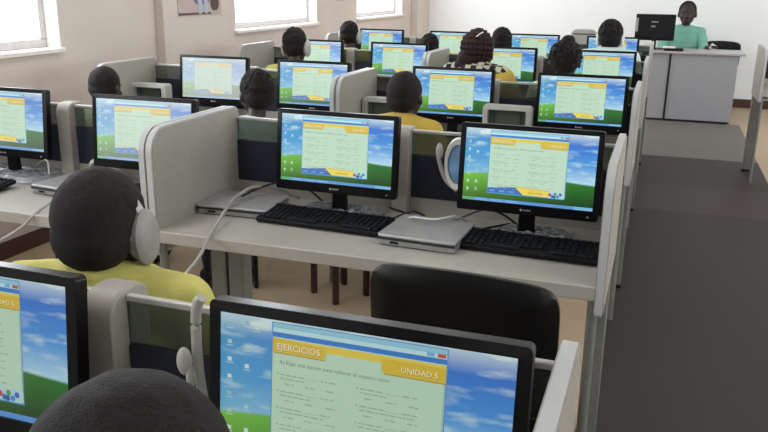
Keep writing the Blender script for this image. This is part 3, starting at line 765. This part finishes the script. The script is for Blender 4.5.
# generic seated pupil variants share the construction; shoulders differ by scale
PUP = []
def pupil(label, x, y, top, shirt, rz=0, kx=0, ky=.06, chair=True, lab_chair='', **k):
    s = top/1.18; p = make_person(label, shirt, hx=kx, hy=ky, **k)
    # head (kx, ky+.02) lands on (x, y)
    v = Matrix.Rotation(math.radians(rz), 3, 'Z') @ Vector((kx, ky+.02, 0))*s
    place(p, x-v.x, y-v.y, rz, s); p['group'] = 'pupils at the computers'
    if chair: dup(c0, (x-v.x, y-v.y-.0, 0), math.radians(rz), lab_chair, 'black padded chairs', scale=s)
    return p
pA = pupil('person with cropped dark hair at the bottom edge, nearest the camera, before the largest screen', -.362, .45, 1.222, 'yellow', rz=4, hs=1.03, hair_m='hair3', ky=.24, tilt=.35, lab_chair='black chair under the nearest pupil at the bottom edge', wrists=((-.12, .30, .66), (.12, .30, .66)), vox=.005)
pB = pupil('person in a pale yellow shirt and large headphones seated low behind the short divider post', -.965, 1.18, 1.185, 'yellow', rz=6, ky=.0, tilt=.12, wide=1.12, kz=.045, hs=1.03, folds=.009, chair=False, wrists=((-.10, .24, .63), (.10, .24, .63)), lab_chair='black chair under the yellow-shirted pupil in headphones', vox=.005, sleeve=.8)
pC = pupil('person with a small cropped head by the left wall, far left of the third row', -2.675, 3.38, 1.10, 'cream', lab_chair='black chair under the pupil by the left wall')
pD = pupil('person with wavy dark hair and a white collar, right of the washed-out monitor', -1.815, 3.38, 1.112, 'pwhite', hs=1.07, rz=46, kx=.13, chair=False, hair='full', lab_chair='black chair under the wavy-haired pupil with the white collar')
pE = pupil('person with a tall cropped dark head and khaki-yellow collar in the middle of the room', -1.06, 3.36, 1.155, 'gold', kz=.03, chair=False, hair_m='hair3', rz=-6, tilt=0, lab_chair='black chair under the pupil with the khaki-yellow collar')
pF = pupil('person in headphones and pale yellow shirt below the middle window', -2.37, 5.0, 1.222, 'yellow', hair='full', lab_chair='black chair under the headphoned pupil below the middle window')
pG = pupil('person with braided reddish hair, checked vest and yellow sleeves', -1.10, 5.03, 1.235, 'plaid', rz=-10, kz=.05, hs=1.08, hair='braids', hair_m='hair2', lab_chair='black chair under the girl in the checked vest', wide=1.1)
pH = pupil('person with a dark hair bun behind the aisle-side monitor of the third row', -.56, 5.0, 1.20, 'cream', rz=4, hair='bun', hs=1.12, lab_chair='black chair under the pupil with the hair bun')
pI = pupil('person in headphones with a yellow collar below the far window, beside the wall notice', -2.585, 6.55, 1.20, 'gold', hair='full', lab_chair='black chair under the pupil farthest back by the windows')
pJ = pupil('person showing only the top of a dark head beyond the fourth-row partition', -1.86, 6.55, 1.12, 'cream', hair='full', lab_chair='black chair under the pupil seen only as the top of a head')
pK = pupil('person in a pale blue-white shirt and white headphones near the teacher\'s counter', -.395, 6.45, 1.265, 'pwhite', hs=1.08, kz=.04, hair='full', lab_chair='black chair under the pupil in the pale shirt', wide=1.12)
pL = pupil('person with a black pointed hairline just right of the braided girl, in the last row', -1.26, 6.6, 1.185, 'cream', hair='full', lab_chair='black chair under the pupil just beyond the braided girl')
# yellow blouse sleeves of the girl in the checked vest
for s, r in ((1, .066), (-1, .06)):
    bm = bmesh.new(); capsule(bm, (s*.172, .03, .905), (s*.215, .10, .78), r*1.22, r*1.1)
    for v in bm.verts: v.co += noise.noise_vector(v.co*20)*.008
    q = remesh(bm, 'sleeve', 'gold', pG, .006); q['label'] = 'golden yellow puffed sleeve'
bm = bmesh.new(); tube(bm, [(.056*math.cos(a*PI/8), .03+.056*math.sin(a*PI/8), .985) for a in range(16)], .019, closed=True); obj('collar', bm, 'gold', pG)['label'] = 'golden yellow collar'
# teacher, facing the class
pT = make_person('person in an aqua shirt seated behind the counter facing the class', 'teal', hx=-.03, hy=.05, tilt=-.02, wide=1.15, sleeve=1.3, hair='crop', wrists=((-.30, .30, .745), (.14, .24, .69)), elbows=((-.24, .08, .70), (.2, .12, .68)), vox=.006, hs=1.18, kz=-.02)
place(pT, .20, 10.85, 180, 1.14)
dup(c0, (.17, 10.92, 0), PI, 'black chair the teacher in the aqua shirt sits on', 'black padded chairs', scale=1.05)

# ------------------------------------------------------------------ headphones
def headset_parts(t, R=.086, cup=.042, mat_='white', band='offw'):
    """arc in the xz plane, cups facing x; origin at the arc's centre"""
    pts = [(R*math.cos(a), 0, R*1.12*math.sin(a)) for a in [PI*k/20 for k in range(21)]]
    bm = bmesh.new(); ring_ = []
    for k, p in enumerate(pts):
        a = PI*k/20; n = Vector((math.cos(a), 0, math.sin(a)))
        ring_.append([bm.verts.new(Vector(p)+n*o+Vector((0, y, 0))) for o, y in ((0, -.011), (.006, -.010), (.006, .010), (0, .011))])
    for A, C in zip(ring_, ring_[1:]):
        for i in range(4): bm.faces.new((A[i], A[(i+1) % 4], C[(i+1) % 4], C[i]))
    bm.faces.new(ring_[0][::-1]); bm.faces.new(ring_[-1]); bmesh.ops.recalc_face_normals(bm, faces=bm.faces)
    obj('headband', bm, band, t, bevel=.002)
    for s in (-1, 1):
        bm = bmesh.new(); rs = ((.000, cup*.68), (.006, cup*.92), (.014, cup*.94), (.022, cup*.8), (.026, cup*.5))
        rings = [[bm.verts.new((s*(R-.014+dx), r*math.cos(2*PI*i/28), -.012+r*1.42*math.sin(2*PI*i/28))) for i in range(28)] for dx, r in rs]
        for A, C in zip(rings, rings[1:]):
            for i in range(28): bm.faces.new((A[i], A[(i+1) % 28], C[(i+1) % 28], C[i]))
        bm.faces.new(rings[0]); bm.faces.new(rings[-1]); bmesh.ops.recalc_face_normals(bm, faces=bm.faces)
        c = obj('ear_cup', bm, mat_, t)
        bm = bmesh.new(); tube(bm, [(s*(R-.014), .031*math.cos(a*PI/12), -.012+.036*math.sin(a*PI/12)) for a in range(24)], .009, closed=True); obj('ear_cushion', bm, 'silver2', c)
    return t
def wear(p, label, mat_='white'):
    hc = Vector(p['hc']); s = p.scale[0]
    t = thing('headphones', label, 'headphones', (0, 0, 0), 0, 'headphones worn by pupils')
    headset_parts(t, mat_=mat_)
    v = Matrix.Rotation(p.rotation_euler.z, 3, 'Z') @ (hc*s)
    t.location = (p.location.x+v.x, p.location.y+v.y, v.z); t.rotation_euler.z = p.rotation_euler.z; t.scale = (s,)*3
    return t
MT['hgrey'] = mat('worn_grey_plastic', (146, 143, 138), .45)
hB = wear(pB, 'large pale headphones on the yellow-shirted pupil behind the divider post', 'hgrey'); hB.rotation_euler.x = math.radians(9)
wear(pF, 'pale headphones on the pupil below the middle window', 'offw'); wear(pI, 'grey headphones on the pupil farthest back by the windows', 'offw')
wear(pK, 'white headphones on the pupil in the pale shirt near the counter')
for p in (pA, pB, pC, pD, pE, pF, pG, pH, pI, pJ, pK, pL, pT): del p['hc']
MT['blueglass'] = mat('blue_speaker_cloth', (110, 150, 190), .5, var=.3, scale=18)
def hung_headset(label, loc, rz, ry, mat_, s=1):
    t = thing('headset', label, 'headset', loc, rz, 'headsets hung beside monitors'); headset_parts(t, R=.08, cup=.04, mat_=mat_, band=mat_)
    t.rotation_euler = (math.radians(ry[0]), math.radians(ry[1]), math.radians(rz)); t.scale = (s,)*3; return t
# the white one beside the aisle-side monitor of the second row: big open cup turned to the viewer
t = thing('headset', 'white headset with a blue-lined cup hanging left of the monitor above the empty chair', 'headset', (-.612, 2.50, .95), 0, 'headsets hung beside monitors')
def big_cup(t, c, rx, rz_, m, inner):
    bm = bmesh.new(); n = 30
    prof = ((1.0, -.016), (1.06, -.006), (1.02, .012), (.8, .028), (.4, .034))
    rings = [[bm.verts.new((c[0]+rx*k*math.cos(2*PI*i/n), c[1]+y, c[2]+rz_*k*math.sin(2*PI*i/n))) for i in range(n)] for k, y in ((.78, -.012),)+prof]
    for A, C in zip(rings, rings[1:]):
        for i in range(n): bm.faces.new((A[i], A[(i+1) % n], C[(i+1) % n], C[i]))
    bm.faces.new(rings[-1]); bmesh.ops.recalc_face_normals(bm, faces=bm.faces); o = obj('ear_cup', bm, m, t)
    bm = bmesh.new(); prism(bm, [(c[0]+rx*.82*math.cos(2*PI*i/n), c[2]+rz_*.82*math.sin(2*PI*i/n)) for i in range(n)], 'y', c[1]-.008, c[1]+.004); obj('speaker_cloth', bm, inner, o)
big_cup(t, (.015, -.01, .01), .045, .085, 'white', 'blueglass')
bm = bmesh.new(); tube(bm, spline([(-.055, .0, .06), (-.06, .01, .02), (-.035, .012, -.05), (.01, .0, -.085)]), .007); obj('headband', bm, 'cable', t)
bm = bmesh.new(); ell(bm, (-.055, .0, .045), (.012, .010, .028)); obj('microphone', bm, 'cable', t)
# grey one left of the largest screen
t = thing('headset', 'pale grey headset tip hanging between the divider post and the largest screen', 'headset', (-.60, .915, .98), 0, 'headsets hung beside monitors')
bm = bmesh.new(); tube(bm, spline([(.010, .0, .11), (.003, .0, .10), (-.002, .0, .07), (-.002, .0, .0), (.006, 0, -.09), (.012, 0, -.23)]), .008); obj('headband', bm, 'offw', t)
bm = bmesh.new(); ell(bm, (-.012, -.02, .015), (.012, .010, .022)); ell(bm, (-.004, -.02, -.012), (.006, .006, .03)); obj('ear_tip', bm, 'offw', t)

# ------------------------------------------------------------------ cables
def cable(label, pts, r, m, g=None):
    bm = bmesh.new(); tube(bm, spline(pts), r, 8); return tag(obj('cable', bm, m), label, 'cable', g)
cable('thick grey cable rising from the headphoned pupil over the silver computer by the partition', [(-1.22, 2.585, .757), (-1.29, 2.53, .80), (-1.34, 2.44, .82), (-1.35, 2.34, .805), (-1.335, 2.25, .793), (-1.29, 2.07, .758), (-1.26, 1.95, .725), (-1.20, 1.78, .735), (-1.08, 1.55, .80), (-.93, 1.36, .92)], .0055, 'cable')
cable('dark cable arching beside the pale one behind the silver computer', [(-1.12, 2.57, .757), (-1.18, 2.565, .80), (-1.26, 2.54, .825), (-1.32, 2.48, .815), (-1.36, 2.40, .795)], .004, 'bcable')
cable('thin white cable curling over the silver computer between the keyboards', [(-.80, 2.50, .754), (-.75, 2.42, .775), (-.71, 2.36, .801), (-.64, 2.36, .801), (-.58, 2.42, .801), (-.55, 2.50, .754)], .003, 'white')
cable('black cable lying behind the silver computer towards the aisle-side monitor', [(-.82, 2.44, .80), (-.74, 2.52, .755), (-.62, 2.49, .755), (-.53, 2.44, .756), (-.47, 2.50, .756), (-.42, 2.56, .756)], .0035, 'bcable')
cable('black cable looping left of the aisle-side monitor stand', [(-.60, 2.55, .756), (-.52, 2.53, .80), (-.46, 2.52, .80), (-.40, 2.55, .756)], .0035, 'bcable')
cable('black cable tangled with others in front of the divider post', [(-.84, 2.40, .756), (-.79, 2.42, .775), (-.74, 2.46, .79), (-.68, 2.50, .756), (-.60, 2.53, .755)], .0035, 'bcable')
cable('pale cable hanging off the desk edge at the far left', [(-2.20, 2.50, .755), (-2.10, 2.46, .80), (-2.0, 2.33, .80), (-1.98, 2.10, .76), (-2.02, 2.02, .70), (-2.2, 1.95, .60), (-2.45, 1.95, .52)], .005, 'cable')
cable('black cable arching between the far-left monitor and the silver computer', [(-2.40, 2.52, .756), (-2.32, 2.48, .82), (-2.24, 2.44, .84), (-2.20, 2.40, .80)], .004, 'cable')
# black lump of cable or mouse beside the headphoned pupil
t = thing('webcam', 'small round grey-brown device on the desk beside the left divider post', 'webcam', (-2.06, 2.50, .796))
bm = bmesh.new(); ell(bm, (0, 0, .028), (.026, .026, .028)); obj('housing', bm, 'offw', t)
bm = bmesh.new(); ell(bm, (.006, -.018, .026), (.016, .012, .018)); obj('lens', bm, 'recess', t)
# clear plastic wrap round two monitor stands
def wrap(label, x, y, w_, d):
    bm = bmesh.new(); nx, ny = 34, 20; G = []
    for j in range(ny+1):
        r = []
        for i in range(nx+1):
            u, v = i/nx-.5, j/ny-.5; k = max(0, 1-(2*u)**2)*max(0, 1-(2*v)**2)
            r.append(bm.verts.new((u*w_, v*d, .0175*min(1, k*4)+.003+(.016*abs(noise.noise(Vector((u*9, v*7, x)))))*(k+.15))))
        G.append(r)
    for j in range(ny):
        for i in range(nx): bm.faces.new((G[j][i], G[j][i+1], G[j+1][i+1], G[j+1][i]))
    o = obj('plastic_wrap', bm, 'wrap', smooth=False, loc=(x, y, .75)); so = o.modifiers.new('s', 'SOLIDIFY'); so.thickness = .0006
    return tag(o, label, 'plastic wrap', 'clear plastic wraps over monitor stands')
wrap('crumpled clear plastic over the stand of the monitor beside the large partition', -1.007, 2.45, .30, .20)
wrap('crumpled clear plastic over the stand of the monitor at the left picture edge', -2.46, 2.50, .40, .22)
wrap('crumpled clear plastic over the stand of the monitor above the empty chair', -.33, 2.43, .24, .20)

# ------------------------------------------------------------------ teacher's counter
t = thing('teacher_counter', 'grey laminate teacher\'s counter at the end of the aisle with two front panels', 'counter', (0, 9.95, 0))
obj('front_panel', B(-.23, .075, 0, .025, .03, .79), 'pod', t, bevel=.003)
obj('front_panel', B(.10, .82, -.01, .02, .03, .79), 'pod', t, bevel=.003)
obj('post', B(.075, .10, .006, .05, .0, .79), 'dark', t, bevel=.003)
obj('plinth', B(-.185, .785, .01, .5, 0, .03), 'dark', t)
for x in (-.23, .795): obj('side_panel', B(x, x+.025, .025, .55, .0, .79), 'pod', t, bevel=.003)
obj('worktop', B(-.25, .89, -.04, .60, .79, .815), 'podtop', t, bevel=.005)
obj('vertical_trim', B((.117, .125, -.0135, -.0095, .03, .79), (.06, .068, -.0035, .0005, .03, .79)), 'silver2', t)
t = thing('teacher_monitor', 'black monitor seen from behind on the teacher\'s counter', 'monitor', (-.12, 10.22, .815), math.radians(4))
bm = bmesh.new(); prism(bm, rrect(-.225, .225, .10, .405, .012), 'y', 0, .03); obj('back_cover', bm, 'blk2', t, bevel=.004)
bm = bmesh.new(); prism(bm, rrect(-.19, .19, .13, .37, .03), 'y', -.025, .002); obj('rear_bulge', bm, 'blk2', t, bevel=.008)
obj('label_plate', B((-.05, .03, -.027, -.0245, .31, .325), (-.05, -.0, -.027, -.0245, .255, .275)), 'silver2', t, smooth=False)
obj('side_sticker', B(-.222, -.196, -.003, 0.001, .20, .36), 'offw', t, smooth=False)
obj('screen', B(-.21, .21, .0295, .031, .13, .39), 'blk', t, smooth=False)
bm = bmesh.new(); tube(bm, [(0, -.01, .01), (0, -.012, .16)], .028, 14); obj('neck', bm, 'blk2', t)
bm = bmesh.new(); prism(bm, [(.12*math.cos(2*PI*i/30), .09*math.sin(2*PI*i/30)) for i in range(30)], 'z', 0, .015); obj('base', bm, 'blk', t, bevel=.004)
bm = bmesh.new(); prism(bm, rrect(-.11, .11, -.06, .06, .01), 'z', 0, .03)
tag(obj('keyboard_stack', bm, 'blk2', loc=(.11, 10.05, .815), bevel=.004), 'flat black box on the counter just right of the teacher\'s monitor stand', 'box')
bm = bmesh.new(); prism(bm, rrect(-.07, .07, -.05, .05, .006), 'z', 0, .02)
tag(obj('paper_pad', bm, 'paper', loc=(.06, 10.05, .845), bevel=.002), 'white pad of paper lying on the flat black box on the counter', 'paper')
bm = bmesh.new(); prism(bm, rrect(-.035, .035, -.03, .03, .008), 'z', 0, .09)
tag(obj('power_adapter', bm, 'white', loc=(-.19, 10.03, .815), bevel=.004), 'small white block on the left end of the counter', 'adapter')
bm = bmesh.new(); box(bm, -.035, .035, -.003, .003, 0, .07, M=Matrix.Rotation(.5, 4, 'Y'))
tag(obj('paper_slip', bm, 'paper', loc=(.54, 10.42, .817), smooth=False), 'small white slip in the teacher\'s hand at the counter', 'paper')

# ------------------------------------------------------------------ far clutter
bm = bmesh.new(); prism(bm, rrect(-.10, .10, 0, .014, .004), 'y', -.07, .07)
tag(obj('paper_stack', bm, 'paper', loc=(-2.35, 5.34, .75)), 'white paper lying on the desk before the headphoned pupil below the middle window', 'paper')
t = thing('grey_chair', 'pale grey shell chair beyond the last row, left of the pupil in white headphones', 'chair', (-.72, 8.05, 0))
bm = bmesh.new(); prism(bm, rrect(-.2, .2, -.2, .2, .05), 'z', .43, .46); obj('seat', bm, 'offw', t, bevel=.01)
bm = bmesh.new(); prism(bm, rrect(-.13, .13, .62, 1.14, .07), 'y', -.225, -.195); obj('backrest', bm, 'offw', t, bevel=.01)
obj('back_trim', B(-.10, .10, -.228, -.222, 1.09, 1.10), 'dark', t)
for s in (-1, 1):
    bm = bmesh.new(); tube(bm, [(s*.08, -.2, .44), (s*.08, -.215, .70)], .012); obj('back_support', bm, 'leg', t)
    for y in (-.17, .17):
        bm = bmesh.new(); tube(bm, [(s*.17, y, .44), (s*.19, y*1.1, 0)], .012); obj('leg', bm, 'leg', t)
bpy.context.view_layer.update()
